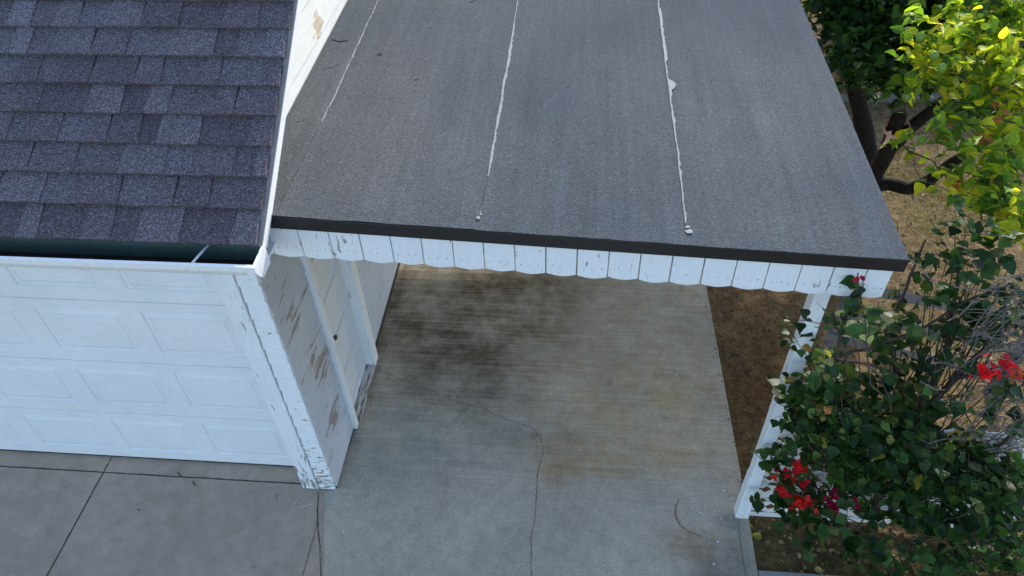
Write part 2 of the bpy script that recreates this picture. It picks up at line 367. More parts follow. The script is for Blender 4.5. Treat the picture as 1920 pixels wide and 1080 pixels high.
mb = MB(); mb.box(-.02, .012, 1.36, 7, .0, .068); mb.box(-.02, .010, .0, .54, .0, .028); gp(mb.build('sill_plate', M_DARKWOOD))
mb = MB(); mb.box(-.25, -.13, -.022, .02, .008, 2.75); mb.box(-.249, -.15, .0202, .2, .03, 2.45)
gp(mb.build('corner_board', M_TRIM, bevel=.003))
mb = MB(); mb.box(-4, -.05, -.015, .0199, 2.45, 2.75); gp(mb.build('head_trim', M_TRIM))
# gable wall above the carport roof (furred out)
Z0, Y0, TH, XR, EX = 2.94, -.47, .548, .365, .155
ct, snt = math.cos(TH), math.sin(TH)
def rz(y): return Z0+(y-Y0)*math.tan(TH)
mb = MB(); yr = 3.4
mb.hexa([(-.14, -.05, 2.80), (.19, -.05, 2.80), (.19, 7, 2.80), (-.14, 7, 2.80)], [(-.14, -.05, 2.86), (.19, -.05, 2.86), (.19, 7, 2.86), (-.14, 7, 2.86)])
z = 2.86
while z < rz(yr)-.15:
    ya = max(-.05, Y0+(z+.03-Z0)/math.tan(TH)+.25); zt = z+.24; yb = 2*yr-ya
    ya2 = max(-.05, Y0+(zt+.0-Z0)/math.tan(TH)+.25)
    mb.hexa([(-.14, ya, z), (.200, ya, z), (.200, yb, z), (-.14, yb, z)], [(-.14, ya2, zt), (.192, ya2, zt), (.192, 2*yr-ya2, zt), (-.14, 2*yr-ya2, zt)]); z = zt
gp(mb.build('gable_wall', M_GABLE))
# roof deck
roof = MB()
def RP(x, sdist, h=0): return (x, Y0+sdist*ct-h*snt, Z0+sdist*snt+h*ct)
SL = (yr-Y0)/ct
roof.hexa([RP(-7.3, 0, -.05), RP(XR-.022, 0, -.05), RP(XR-.022, SL, -.05), RP(-7.3, SL, -.05)], [RP(-7.3, 0, -.012), RP(XR-.022, 0, -.012), RP(XR-.022, SL, -.012), RP(-7.3, SL, -.012)])
yb = 2*yr
roof.face([(XR, yr, rz(yr)), (XR, yb-Y0, Z0), (-7.3, yb-Y0, Z0), (-7.3, yr, rz(yr))])
rf = gp(roof.build('roof', M_DARKWOOD))
mb = MB(); cols = []
def tabq(x0, x1, s0, s1, h, tone, skl=0, skr=0):
    lo = random.uniform(-.0015, .0015)
    b = [RP(x0, s0+lo, h-.016), RP(x1, s0+lo, h-.016), RP(x1-skr, s1, h-.027), RP(x0+skl, s1, h-.027)]
    t = [RP(x0, s0+lo, h), RP(x1, s0+lo, h), RP(x1-skr, s1, h-.020), RP(x0+skl, s1, h-.020)]
    mb.hexa(b, t); cols.extend([(*tone, 1)]*8)
for kk in range(int(SL/EX)):
    s0 = kk*EX-(.018 if kk == 0 else 0); h0 = .018
    x = -7.3+random.uniform(0, .15); raised = True
    if kk > 12: lim = -3.5
    x = max(x, -3.4) if True else x
    tabq(x, XR-.012, s0+.002, s0+EX+.02, h0+.0015, (.8, .8, .84))
    while x < XR-.012:
        w = random.uniform(.085, .25); x1 = min(x+w, XR-.012)
        if XR-.012-x1 < .03: x1 = XR-.012
        tn = random.choice(((.78, .75, .77), (.88, .85, .87), (1.04, 1.03, 1.06), (1.18, 1.20, 1.25), (1.08, 1.05, 1.07), (.92, .87, .89)))
        if raised: tabq(x, x1, s0, s0+EX+.02, h0+.0125, tn, random.uniform(0, .012), random.uniform(0, .012))
        else: tn = tuple(v_*.82 for v_ in tn); tabq(x-.004, x1+.004, s0+.001, s0+EX+.02, h0+.0065, tn)
        if random.random() < .22: pass
        else: raised = not raised
        x = x1+(.0015 if random.random() < .5 else 0)
mb.c = np.array(cols); gp(mb.build('shingle_surface', M_SHI), rf)
mb = MB(); mb.hexa([RP(-7.3, .0, .004), RP(-3.39, .0, .004), RP(-3.39, SL, .004), RP(-7.3, SL, .004)], [RP(-7.3, 0, .012), RP(-3.39, 0, .012), RP(-3.39, SL, .012), RP(-7.3, SL, .012)])
# rake fascia
mb = MB(); mb.hexa([RP(XR-.022, -.0, -.075), RP(XR, -.0, -.075), RP(XR, SL, -.075), RP(XR-.022, SL, -.075)], [RP(XR-.022, -.0, -.004), RP(XR, -.0, -.004), RP(XR, SL, -.004), RP(XR-.022, SL, -.004)])
gp(mb.build('rake_board', M_GUT, bevel=.002), rf)
mb = MB(); mb.hexa([RP(XR-.02, -.012, -.003), RP(XR+.008, -.012, -.003), RP(XR+.008, SL, -.003), RP(XR-.02, SL, -.003)], [RP(XR-.02, -.012, .006), RP(XR+.008, -.012, .006), RP(XR+.008, SL, .006), RP(XR-.02, SL, .006)])
gp(mb.build('rake_flashing', simple('rake_flashing_grey', (.24, .22, .21), .5, .4, .1), ), rf)
mb = MB(); mb.hexa([RP(.17, .1, -.085), RP(XR-.023, .1, -.085), RP(XR-.023, SL, -.085), RP(.17, SL, -.085)], [RP(.17, .1, -.07), RP(XR-.023, .1, -.07), RP(XR-.023, SL, -.07), RP(.17, SL, -.07)])
mb.box(-7.3, XR-.03, Y0+.02, .02, 2.775, 2.79); gp(mb.build('soffit', M_GUT), rf)
mb = MB(); mb.box(-7.3, XR-.02, Y0+.012, Y0+.034, 2.79, 2.925); gp(mb.build('fascia', M_GUT), rf)
# gutter
gut = MB(); yb_, yf = Y0+.008, -.600; zt_, zb_ = 2.905, 2.815; XL = -7.3; XE = XR-.004
prof = [(yb_, zt_+.01), (yb_, zb_), (yf+.045, zb_), (yf+.03, zb_+.018), (yf+.012, zb_+.042), (yf+.002, zb_+.062), (yf, zt_), (yf+.014, zt_+.001), (yf+.014, zt_-.010)]
TK = .0025
for (a, b) in zip(prof[:-1], prof[1:]):
    dy, dz = b[0]-a[0], b[1]-a[1]; l = math.hypot(dy, dz); ny, nz = -dz/l*TK, dy/l*TK   # thickness towards the outside
    for mi, off in ((0, 0), (1, 1)):
        A = (a[0]-ny*off, a[1]-nz*off); B = (b[0]-ny*off, b[1]-nz*off)
        gut.face([(XL, *A), (XE, *A), (XE, *B), (XL, *B)], mi)
gu = gp(gut.build('gutter', [M_GUT, M_GIN])); 
mb = MB(); mb.box(XL, XE, yf-.003, yf+.0155, zt_+.002, zt_+.006); gp(mb.build('gutter_lip', M_GUT, bevel=.001), gu)
mb = MB(); mb.face([(XL, yb_-.002, zb_+.012), (XL, yf+.035, zb_+.012), (XE, yf+.035, zb_+.012), (XE, yb_-.002, zb_+.012)]); gp(mb.build('muck', M_MUCK), gu)
mb = MB(); pr = [(yb_+.004, zt_+.016), (yb_+.004, zb_-.004), (yf+.04, zb_-.004), (yf+.024, zb_+.016), (yf+.006, zb_+.042), (yf-.005, zb_+.062), (yf-.006, zt_+.007)]
mb.face([(XE-.002, *p) for p in pr][::-1]); mb.face([(XE+.012, *p) for p in pr])
for a, b in zip(pr, pr[1:]+pr[:1]): mb.face([(XE-.002, *a), (XE-.002, *b), (XE+.012, *b), (XE+.012, *a)])
mb.box(XE-.03, XE-.0021, yf-.006, yf+.006, zb_+.05, zt_+.008)
gp(mb.build('end_cap', M_GUT), gu)
for gx in (.11, -1.2, -2.5):
    mb = MB(); mb.bar((gx, yb_, zt_+.012), (gx-.03, yf+.012, zt_+.0075), .012, .003); gp(mb.build('gutter_strap', M_METAL), gu)
# garage door, four embossed sections
def emb(mb, plane, a0, a1, z0, z1, y, rings):   # nested rectangles; plane 'y' (faces -Y) or 'x' (faces +X)
    pt = (lambda a, z_, dd: (a, y+dd, z_)) if plane == 'y' else (lambda a, z_, dd: (y-dd, a, z_))
    prev = (a0, a1, z0, z1, 0.)
    for (ins, dep) in rings:
        cur = (a0+ins, a1-ins, z0+ins, z1-ins, dep)
        P = [pt(prev[0], prev[2], prev[4]), pt(prev[1], prev[2], prev[4]), pt(prev[1], prev[3], prev[4]), pt(prev[0], prev[3], prev[4])]
        Q = [pt(cur[0], cur[2], cur[4]), pt(cur[1], cur[2], cur[4]), pt(cur[1], cur[3], cur[4]), pt(cur[0], cur[3], cur[4])]
        for i in range(4): j = (i+1) % 4; mb.face([P[i], P[j], Q[j], Q[i]])
        prev = cur
    mb.face(Q)
gd = gp(empty('garage_door')); gd.location = (3, -3, 0)
RG = ((.003, .009), (.009, .009), (.044, .001), (.045, .004), (.048, .004), (.050, .0))
for r_ in range(4):
    z0 = .022+.61*r_; mb = MB(); xa, xb = -3.4, -.252; zz0, zz1 = z0+.005, z0+.603; y = .16
    pl0, pl1 = z0+.115, z0+.515; xr_ = xb; 
    px1 = -.385
    edges = []
    xx = -.38
    while xx-.59 > xa: edges.append((xx-.59, xx)); xx -= .722
    mb.face([(xa, y, zz0), (xb, y, zz0), (xb, y, pl0), (xa, y, pl0)]); mb.face([(xa, y, pl1), (xb, y, pl1), (xb, y, zz1), (xa, y, zz1)])
    prevx = xb
    for (e0, e1) in edges:
        mb.face([(e1, y, pl0), (prevx, y, pl0), (prevx, y, pl1), (e1, y, pl1)]); emb(mb, 'y', e0, e1, pl0, pl1, y, RG); prevx = e0
    mb.face([(xa, y, pl0), (prevx, y, pl0), (prevx, y, pl1), (xa, y, pl1)])
    mb.face([(xa, y, zz0), (xa, y+.008, zz0-.004), (xb, y+.008, zz0-.004), (xb, y, zz0)]); mb.face([(xa, y, zz1), (xb, y, zz1), (xb, y+.01, zz1+.004), (xa, y+.01, zz1+.004)])
    mb.box(xa, xb, y+.010, y+.05, zz0-.003, zz1+.002)
    gp(mb.build('door_section', M_DOORP), gd)
mb = MB(); mb.box(-3.4, -.252, .165, .2, .004, .0185); gp(mb.build('bottom_seal', M_BLACK), gd)
# side door with its frame
sd = gp(empty('side_door')); sd.location = (3, -3, 0)
mb = MB(); X = -.03; py0, py1 = .72, 1.08
zs = [(.47, .76), (.86, 1.15), (1.27, 1.56), (1.68, 1.97), (.10, .36)]
zs.sort(); pz = .03
for (a, b) in zs:
    mb.face([(X, .6, pz), (X, 1.27, pz), (X, 1.27, a), (X, .6, a)]); mb.face([(X, .6, a), (X, py0, a), (X, py0, b), (X, .6, b)]); mb.face([(X, py1, a), (X, 1.27, a), (X, 1.27, b), (X, py1, b)])
    emb(mb, 'x', py0, py1, a, b, X, ((.004, .016), (.02, .016), (.05, .006), (.055, .006))); pz = b
mb.face([(X, .6, pz), (X, 1.27, pz), (X, 1.27, 2.1), (X, .6, 2.1)]); mb.box(X-.05, X-.0165, .6, 1.27, .03, 2.1)
gp(mb.build('door_leaf', M_SIDES2 if False else paint('side_door_paint', (.68, .71, .75), dirt=.2, grain=(60, 60, 20))), sd)
mb = MB(); mb.tube([(X-.004, .70, .98), (X+.006, .70, .98), (X+.012, .70, .98), (X+.03, .70, .98), (X+.04, .70, .98), (X+.052, .70, .98), (X+.058, .70, .98)], [.022, .022, .009, .009, .022, .022, .012], 12)
gp(mb.build('knob', M_KNOB, smooth=True), sd)
mb = MB(); mb.box(-.06, .046, .55, .605, .012, 2.2); gp(mb.build('door_frame', M_TRIM, bevel=.002), sd)
mb = MB(); mb.box(-.06, .030, 1.225, 1.30, .03, 2.2); mb.box(.0302, .050, 1.238, 1.345, .0, 2.2); gp(mb.build('door_frame', M_TRIM, bevel=.002), sd)
mb = MB(); mb.box(-.06, .046, .606, 1.224, 2.1, 2.2); gp(mb.build('door_frame', M_TRIM), sd)
mb = MB(); mb.box(-.12, .018, .606, 1.224, .006, .038); mb.box(.0185, .05, .58, 1.236, .0, .022); gp(mb.build('threshold', M_SILL, bevel=.003), sd)

# ---------------------------------------------------------------- the carport
cp = tag(empty('carport', (1.7, 0, 0)), 'flat roofed carport with grey granulated roofing and scalloped white board valance', 'carport')
def cpp(o, parent=None):
    o.parent = parent or cp
    if parent is None: o.location = (-1.7, 0, 0)
    return o
def fz(x, y): return 2.821+.1611*(1-x/3.279)+.0307*(y+.302)
def slabm(mb, x0, x1, y0, y1, t0, t1):
    c4 = [(x0, y0), (x1, y0), (x1, y1), (x0, y1)]; mb.hexa([(x, y, fz(x, y)+t0) for x, y in c4], [(x, y, fz(x, y)+t1) for x, y in c4])
mb = MB(); xs = np.linspace(.201, 3.279, 40); ys = np.linspace(-.302, 8.9, 80)  # unseen rear lengthened so that less sun gets in under the roof
def mz(x, y):
    b = 0
    for sx_ in (.40, 1.345, 2.30): b += .0022/(1+math.exp(max(-30, min(30, (x-sx_)*300))))
    return fz(x, y)+b-.001+.0018*math.sin(y*3.1+x*1.3)*math.sin(x*2.2)
xs = sorted(set(list(np.round(xs, 3))+[.398, .402, 1.343, 1.347, 2.298, 2.302]))
for j, y in enumerate(ys):
    for x in xs: mb.v.append((x, y+(random.uniform(-.0025, .0025) if j == 0 else 0), mz(x, y)-(.003 if j == 0 else 0)))
W_ = len(xs)
for j in range(len(ys)-1):
    for i in range(W_-1): mb.f.append((j*W_+i, j*W_+i+1, (j+1)*W_+i+1, (j+1)*W_+i)); mb.mi.append(0)
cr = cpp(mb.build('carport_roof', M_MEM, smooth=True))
mb = MB(); slabm(mb, .201, 3.27, -.285, 8.9, -.03, -.008); cpp(mb.build('roof_deck', M_RAFT))
mb = MB(); slabm(mb, .2, 3.281, -.300, -.286, -.080, -.0055); slabm(mb, 3.2705, 3.281, -.2855, 8.9, -.075, -.006); slabm(mb, .2, 3.278, -.304, -.3003, -.016, -.0075)
cpp(mb.build('drip_edge', M_BLACK, bevel=.002))
for k_ in range(12):
    y = .1+k_*.75; mb = MB(); slabm(mb, .03, 3.2, y, y+.04, -.15, -.031); cpp(mb.build('rafter', M_RAFT))
mb = MB(); slabm(mb, .03, 3.2, -.255, -.215, -.20, -.031); cpp(mb.build('header_beam', M_POST))
mb = MB(); slabm(mb, 3.0, 3.09, -.2, 8.8, -.27, -.151); cpp(mb.build('side_beam', M_POST))
# sealant over the seams
def seal(x, y0, y1, wmin, wmax, name='seam_sealant', blobs=()):
    mb = MB(); y = y0; prev = None; rr = wmin; xo = 0
    while y < y1:
        rr = min(wmax, max(wmin*.3, rr+random.uniform(-.0035, .0035))); xo = xo*.93+random.uniform(-.0012, .0012); wv = rr
        for (by, bw, bl) in blobs:
            dd = abs(y-by)/bl
            if dd < 1: wv += bw*(1-dd*dd)
        wv *= min(1, .15+(y-y0)/.06)
        z = mz(x, y)+.004; cur = ((x-.004+xo, y, z), (x+wv+xo, y, z+.0005))
        if prev: mb.face([prev[0], prev[1], cur[1], cur[0]])
        prev = cur; y += .010
    return cpp(mb.build(name, M_SEAL), cr)
seal(.405, .46, 6.4, .001, .0045); seal(1.340, .09, 6.4, .002, .010, blobs=((.9, .007, .35), (1.35, .004, .2))); seal(2.294, -.16, 8.5, .006, .015, blobs=((1.07, .028, .06), (1.02, .010, .12)))
mb = MB()
for (bx, by, r_) in ((1.325, -.225, .013), (1.335, -.20, .007), (2.305, -.215, .018), (2.299, -.185, .012)): disc(mb, bx, by, r_, mz(bx, by)+.005, 9)
ribbon(mb, [(1.33, -.2), (1.338, -.14)], .005, lambda x, y: mz(x, y)+.005); cpp(mb.build('sealant_blob', M_SEAL), cr)
mb = MB(); ribbon(mb, [(.398, .44), (.392, .0), (.39, -.27)], .003, lambda x, y: mz(x, y)+.0035, .8, .02, .001)
ribbon(mb, [(1.336, .08), (1.333, -.18)], .0025, lambda x, y: mz(x, y)+.0035, .8, .02, .001)
ribbon(mb, [(1.325, -.225), (1.27, -.217), (1.22, -.205)], .004, lambda x, y: mz(x, y)+.0045, .8, .01, .001)
ribbon(mb, [(.66, -.235), (.78, -.245), (.84, -.24)], .0025, lambda x, y: mz(x, y)+.0045, .8, .01, .001)
cpp(mb.build('seam_line', M_CRACK), cr)
# valance boards
bw = .1485; x = .163-.0005
for i in range(21):
    w_ = bw if i < 20 else .115
    x1 = x+w_-random.uniform(.004, .0075); dz = random.uniform(-.003, .003); dy = random.uniform(-.002, .002)
    top = lambda xx: fz(xx, -.28)-.03
    bot = lambda xx: 2.700-.0495*(xx-.31)+dz
    nseg = 10; fr = []; 
    for a in range(nseg+1):
        u = a/nseg; xx = x+(x1-x)*u; sc_ = .014*(1-abs(2*u-1)**1.6); fr.append((xx, bot(xx)+.006-sc_))
    mb = MB(); yf_, yk = -.280+dy, -.262+dy
    mb.v += [(a, yf_, z_) for a, z_ in fr]+[(x1, yf_, top(x1)), (x, yf_, top(x))]+[(a, yk, z_) for a, z_ in fr]+[(x1, yk, top(x1)), (x, yk, top(x))]
    N = nseg+3; mb.f.append(tuple(range(N))); mb.f.append(tuple(reversed(range(N, 2*N))))
    for a in range(N): b = (a+1) % N; mb.f.append((a, a+N, b+N, b))
    mb.mi = [0]*len(mb.f)
    o = cpp(mb.build('valance_board', M_VAL, bevel=.0012))
    nb = MB()
    for fx in (.2, .5, .8):
        nx = x+(x1-x)*fx+random.uniform(-.006, .006); nz = bot(nx)+.055+random.uniform(-.008, .008); r_ = random.uniform(.0018, .0034)
        nb.face([(nx+r_*math.cos(t_*math.pi/3), yf_-.0012, nz+r_*1.2*math.sin(t_*math.pi/3)) for t_ in range(6)])
    cpp(nb.build('nail_head', M_NAIL), o)
    x += w_
def post(x0, y0, top, lean=0):
    mb = MB(); a = .083; NZ = 14; base = len(mb.v)
    for i in range(NZ+1):
        z_ = .002+(top-.002)*i/NZ; ox = lean*z_; j_ = random.uniform(-.0008, .0008)
        mb.v += [(x0+ox+j_, y0, z_), (x0+a+ox+j_, y0, z_), (x0+a+ox+j_, y0+a, z_), (x0+ox+j_, y0+a, z_)]
    for i in range(NZ):
        for k_ in range(4): p_ = i*4; mb.f.append((p_+k_, p_+(k_+1) % 4, p_+4+(k_+1) % 4, p_+4+k_)); mb.mi.append(0)
    mb.f.append((NZ*4, NZ*4+1, NZ*4+2, NZ*4+3)); mb.mi.append(0)
    return cpp(mb.build('post', M_POST, bevel=.003))
p1 = post(3.062, -.05, 2.57, -.011)
mb = MB(); mb.box(3.072, 3.135, -.0535, -.0505, .012, .10); 
cpp(mb.build('base_bracket', M_POST, bevel=.001), p1)
mb = MB(); mb.box(3.049, 3.0605, -.048, .03, .004, .55); o = cpp(mb.build('base_strip', M_POST, bevel=.002), p1)
post(3.04, 3.3, 2.7, 0); post(3.02, 8.6, 2.8, 0)

# ---------------------------------------------------------------- small boundary pieces: lattice, rail fence, edging
lt = tag(empty('lattice_fence', (4.6, 0, 0)), 'low white diagonal lattice fence beside the carport post behind the flowering vine', 'fence')
mb = MB(); X0, X1, LZ = 3.16, 6.4, 1.12; sp = .155
for sgn, yy in ((1, -.004), (-1, .006)):
    x = X0-LZ
    while x < X1+LZ:
        # line x+sgn*z
        a = (x, .0) ; b = (x+LZ, LZ) if sgn > 0 else (x-LZ, LZ)
        P = []
        (ax_, az_), (bx_, bz_) = a, b
        t0, t1 = 0, 1; dx = bx_-ax_
        for lo_, hi_ in ((X0, X1),):
            ta, tb = (lo_-ax_)/dx, (hi_-ax_)/dx
            if ta > tb: ta, tb = tb, ta
            t0, t1 = max(t0, ta), min(t1, tb)
        if t1-t0 > .02: mb.bar((ax_+dx*t0, yy, .03+LZ*t0), (ax_+dx*t1, yy, .03+LZ*t1), .009, .042, (0, 0, 1) if False else Vector((-dx, 0, LZ)) if sgn > 0 else Vector((-dx, 0, LZ)))
        x += sp
o = mb.build('lattice_panel', M_LAT); o.parent = lt; o.location = (-4.6, 0, 0)
for bx in ((X0, X1, -.018, -.0095, LZ, LZ+.045), (X0, X1, -.018, -.0095, -.01, .04)):
    mb = MB(); mb.box(*bx); o = mb.build('lattice_rail', M_LAT, bevel=.002, parent=lt); o.location = (-4.6, 0, 0)
rlf = tag(empty('rail_fence', (4.5, 1.45, 0)), 'grey weathered three rail wooden fence behind the vine', 'fence')
ry = lambda x: 1.53-.25*(x-4.06)
for i, z_ in enumerate((.3, .6, .9)):
    mb = MB(); a = 3.97; b = 6.9; mb.bar((a, ry(a), z_), (b, ry(b), z_-.01), .03, .085); o = mb.build('rail', M_GREYW, rlf, bevel=.004); o.location = (-4.5, -1.45, 0)
for px_ in (4.05, 5.35, 6.85):
    mb = MB(); mb.box(px_-.04, px_+.04, ry(px_)+.02, ry(px_)+.10, -.06, 1.02); o = mb.build('fence_post', M_GREYW, rlf, bevel=.004); o.location = (-4.5, -1.45, 0)
mb = MB(); mb.bar((3.6, 5.98, -.0), (9.5, 6.35, -.0), .035, .12); tag(mb.build('edging_board', M_GREYW, bevel=.004), 'thin grey edging board on the ground in front of the dark ivy', 'garden edging')

# ---------------------------------------------------------------- foliage
_st = [(.10, .26, .05), (.24, .42, .10), (.42, .46, .12), (.60, .38, .10), (.78, .22, .06), (.92, .09, .02)]
LS = [(0, 0, 0)]
for (t_, w_, z_) in _st: LS += [(-w_, t_-.07*(w_/.46), z_), (0, t_, -.012-.10*t_*t_), (w_, t_-.07*(w_/.46), z_)]
LS.append((0, 1.06, -.15)); LS = np.array(LS, float); NL = len(LS)
LF = [(0, 2, 1, 1), (0, 3, 2, 2)]
for i in range(5): b = 1+3*i; LF += [(b, b+1, b+4, b+3), (b+1, b+2, b+5, b+4)]
LF += [(16, 17, 19, 19), (17, 18, 19, 19)]; LF = np.array(LF)
def leaves(name, mat, pos, size, cols, parent=None, wr=1.0, droop=.35, up=.7, outdir=None):
    n = len(pos); pos = np.asarray(pos, float)
    d = rng.normal(size=(n, 3)); d[:, 2] = d[:, 2]*.5-droop
    if outdir is not None: d += outdir
    d /= np.linalg.norm(d, axis=1)[:, None]
    nm = rng.normal(size=(n, 3)); nm[:, 2] = np.abs(nm[:, 2])+up*2
    nm -= (nm*d).sum(1)[:, None]*d; nm /= np.linalg.norm(nm, axis=1)[:, None]
    sd = np.cross(d, nm); sz = size*(.38+.85*rng.beta(1.6, 1.6, n))
    wv = wr*rng.uniform(.8, 1.15, n); cu = rng.uniform(.2, 2.2, n)
    V = pos[:, None, :]+sz[:, None, None]*(LS[None, :, 0:1]*wv[:, None, None]*sd[:, None, :]+LS[None, :, 1:2]*d[:, None, :]+LS[None, :, 2:3]*cu[:, None, None]*nm[:, None, :])
    V = V.reshape(-1, 3); F = (np.arange(n)[:, None, None]*NL+LF[None]).reshape(-1, 4)
    me = bpy.data.meshes.new(name); fl = [tuple(f) if f[2] != f[3] else tuple(f[:3]) for f in F.tolist()]
    me.from_pydata(V.tolist(), [], fl); me.materials.append(mat)
    C = np.repeat(np.c_[cols, np.ones(n)], NL, 0).astype(np.float32)
    ca = me.color_attributes.new('tone', 'FLOAT_COLOR', 'POINT'); ca.data.foreach_set('color', C.ravel())
    me.polygons.foreach_set('use_smooth', [True]*len(me.polygons)); me.update()
    o = bpy.data.objects.new(name, me); sc.collection.objects.link(o)
    if parent: o.parent = parent
    return o
def tones(n, pal, wts, jit=.22):
    p = np.array(pal, float)[rng.choice(len(pal), n, p=np.array(wts)/sum(wts))]; return np.clip(p*rng.uniform(1-jit, 1+jit, (n, 1))*rng.uniform(.93, 1.07, (n, 3)), 0, 1)
def puff(c, r, n, sprays=None):
    # leaves gathered on short sprays inside an ellipsoid
    c = np.array(c); ns = max(1, n//7); a = rng.normal(size=(ns, 3)); a /= np.linalg.norm(a, axis=1)[:, None]
    a *= (rng.uniform(0, 1, ns)**.45)[:, None]*np.array(r if hasattr(r, '__len__') else (r, r, r)); ctr = c+a
    out = []
    for q_ in ctr:
        dd = rng.normal(size=3); dd /= np.linalg.norm(dd); k_ = rng.integers(4, 9)
        for j in range(k_): out.append(q_+dd*.035*j+rng.normal(size=3)*.012)
        if sprays is not None: sprays.append((q_-dd*.06, q_+dd*.035*k_))
    return out
def wig(a, b, k=6, amp=.05, sag=0):
    a = Vector(a); b = Vector(b); L = (b-a).length; out = []; o = Vector((0, 0, 0))
    for i in range(k+1):
        t = i/k; o = o*.6+Vector((random.gauss(0, 1), random.gauss(0, 1), random.gauss(0, 1)))*amp*L*.35
        out.append(a.lerp(b, t)+o*math.sin(math.pi*t)**.5*(1 if 0 < t < 1 else 0)+Vector((0, 0, -sag*math.sin(math.pi*t))))
    return out
def sprays_to(mb, sp, r=.0022, every=1):
    for a, b in sp[::every]: mb.tube([a, (Vector(a)+Vector(b))/2+Vector((0, 0, .008)), b], [r*1.3, r, r*.6], 4, cap=False)
def plant_root(name, loc, label, cat, group=None): return tag(empty(name, loc), label, cat, group)
def child(o, root): o.parent = root; o.location = tuple(-x for x in root.location); return o

# --- flowering vine on the lattice
vr = plant_root('flowering_vine', (4.06, .05, -.04), 'bushy green vine with red flowers growing over the white lattice', 'vine')
DK = [(.020, .058, .013), (.034, .088, .017), (.015, .044, .012), (.058, .118, .022), (.11, .175, .035), (.20, .18, .04)]
DW = [4, 5, 3, 3, 1.2, .4]
P = []; SPR = []
def vy(px, py, y, rpx, n, flat=.55):
    p = on(px, py, 1, y); t = (p-CAM).dot(FW); r = rpx/FOC*t
    P.extend(puff(tuple(p), (r, r*flat, r), int(n*1.45), SPR))
for a in ((1555, 700, -.15, 40, 60), (1530, 740, -.2, 35, 60), (1600, 745, -.1, 50, 90), (1560, 800, -.2, 50, 110), (1530, 800, -.25, 28, 40), (1490, 720, -.2, 14, 14), (1505, 770, -.2, 25, 34), (1620, 820, -.2, 60, 150), (1540, 850, -.2, 40, 60), (1475, 840, -.18, 14, 10), (1600, 890, -.25, 55, 130),
          (1690, 760, -.1, 55, 90), (1700, 830, -.2, 60, 120), (1690, 900, -.25, 60, 140), (1770, 890, -.25, 60, 130), (1840, 900, -.3, 60, 130), (1900, 900, -.3, 55, 110), (1640, 960, -.28, 35, 36), (1720, 960, -.3, 50, 75), (1810, 970, -.3, 55, 90), (1890, 980, -.3, 50, 90),
          (1780, 820, -.05, 45, 50), (1470, 900, -.2, 20, 14), (1500, 930, -.22, 20, 20), (1540, 940, -.25, 26, 30), (1450, 945, -.18, 16, 10), (1560, 975, -.3, 30, 24), (1530, 1000, -.35, 24, 16), (1590, 1010, -.38, 30, 22), (1660, 1020, -.38, 40, 26), (1740, 1030, -.38, 40, 26), (1830, 1040, -.4, 45, 34), (1900, 1050, -.4, 40, 34),
          (1590, 1030, -.4, 26, 10), (1560, 620, -.1, 16, 7), (1518, 608, -.22, 7, 4), (1505, 655, -.22, 9, 4), (1550, 655, -.15, 18, 12), (1580, 600, -.25, 22, 16), (1600, 560, -.33, 18, 12), (1610, 530, -.36, 12, 7),
          (1640, 600, .1, 35, 24), (1660, 640, .1, 30, 16), (1700, 590, .2, 35, 22), (1730, 640, .1, 35, 22), (1690, 550, .4, 30, 14), (1780, 600, .2, 40, 24), (1830, 640, .1, 40, 20), (1880, 620, .1, 40, 22), (1760, 540, .3, 40, 18), (1840, 560, .2, 40, 20), (1900, 540, .2, 40, 26),
          (1452, 880, -.2, 14, 8), (1475, 860, -.22, 14, 10), (1465, 950, -.22, 16, 10), (1500, 960, -.25, 20, 16), (1640, 1050, -.42, 34, 24), (1760, 1060, -.42, 40, 30), (1860, 1000, -.4, 50, 50), (1730, 700, .0, 35, 26), (1800, 760, -.1, 40, 18), (1870, 790, -.1, 45, 20), (1900, 720, -.1, 35, 24), (1850, 850, -.15, 40, 34), (1790, 490, .5, 40, 18), (1850, 480, .4, 40, 26), (1730, 480, .7, 26, 10), (1700, 520, .5, 20, 6), (1890, 480, .3, 30, 18), (1760, 430, .6, 24, 12), (1830, 430, .5, 26, 12)):
    vy(*a)
P = np.array(P); child(leaves('foliage', M_LEAF, P, .076, tones(len(P), DK, DW), vr, 1.2), vr)
V2 = lambda px, py, y: on(px, py, 1, y)
mb = MB(); b0 = Vector((4.06, .02, -.05))
for (pts, r0, r1) in (
    ([b0, V2(1655, 900, -.06), V2(1690, 820, -.02), V2(1735, 740, .05), V2(1775, 660, .15), V2(1790, 560, .3), V2(1800, 470, .5)], .032, .008),
    ([b0, V2(1680, 870, -.05), V2(1720, 780, .0), V2(1790, 710, .05), V2(1860, 640, .15), V2(1930, 540, .2)], .030, .012),
    ([V2(1700, 800, .0), V2(1680, 700, .05), V2(1660, 620, .15), V2(1700, 540, .4), V2(1735, 450, .7)], .018, .006),
    ([V2(1735, 740, .05), V2(1650, 690, -.05), V2(1560, 672, -.15)], .012, .007),
    ([V2(1560, 672, -.1), V2(1640, 650, .05), V2(1720, 620, .1), V2(1800, 570, .2), V2(1900, 530, .2)], .010, .007),
    ([b0, V2(1600, 900, -.1), V2(1560, 820, -.15), V2(1545, 720, -.15), V2(1575, 620, -.22), V2(1605, 545, -.34), V2(1609, 512, -.36)], .014, .003),
    ([b0, V2(1740, 930, -.1), V2(1830, 870, -.15), V2(1920, 800, -.1)], .018, .010),
    ([V2(1790, 710, .05), V2(1840, 700, .0), V2(1920, 660, -.05)], .012, .007)):
    P3 = [Vector(p) for p in pts]; out = []
    for a, b in zip(P3[:-1], P3[1:]): out += wig(a, b, 4, .05)[:-1]
    out.append(P3[-1]); mb.tube(out, [r0+(r1-r0)*i/(len(out)-1) for i in range(len(out))], 7)
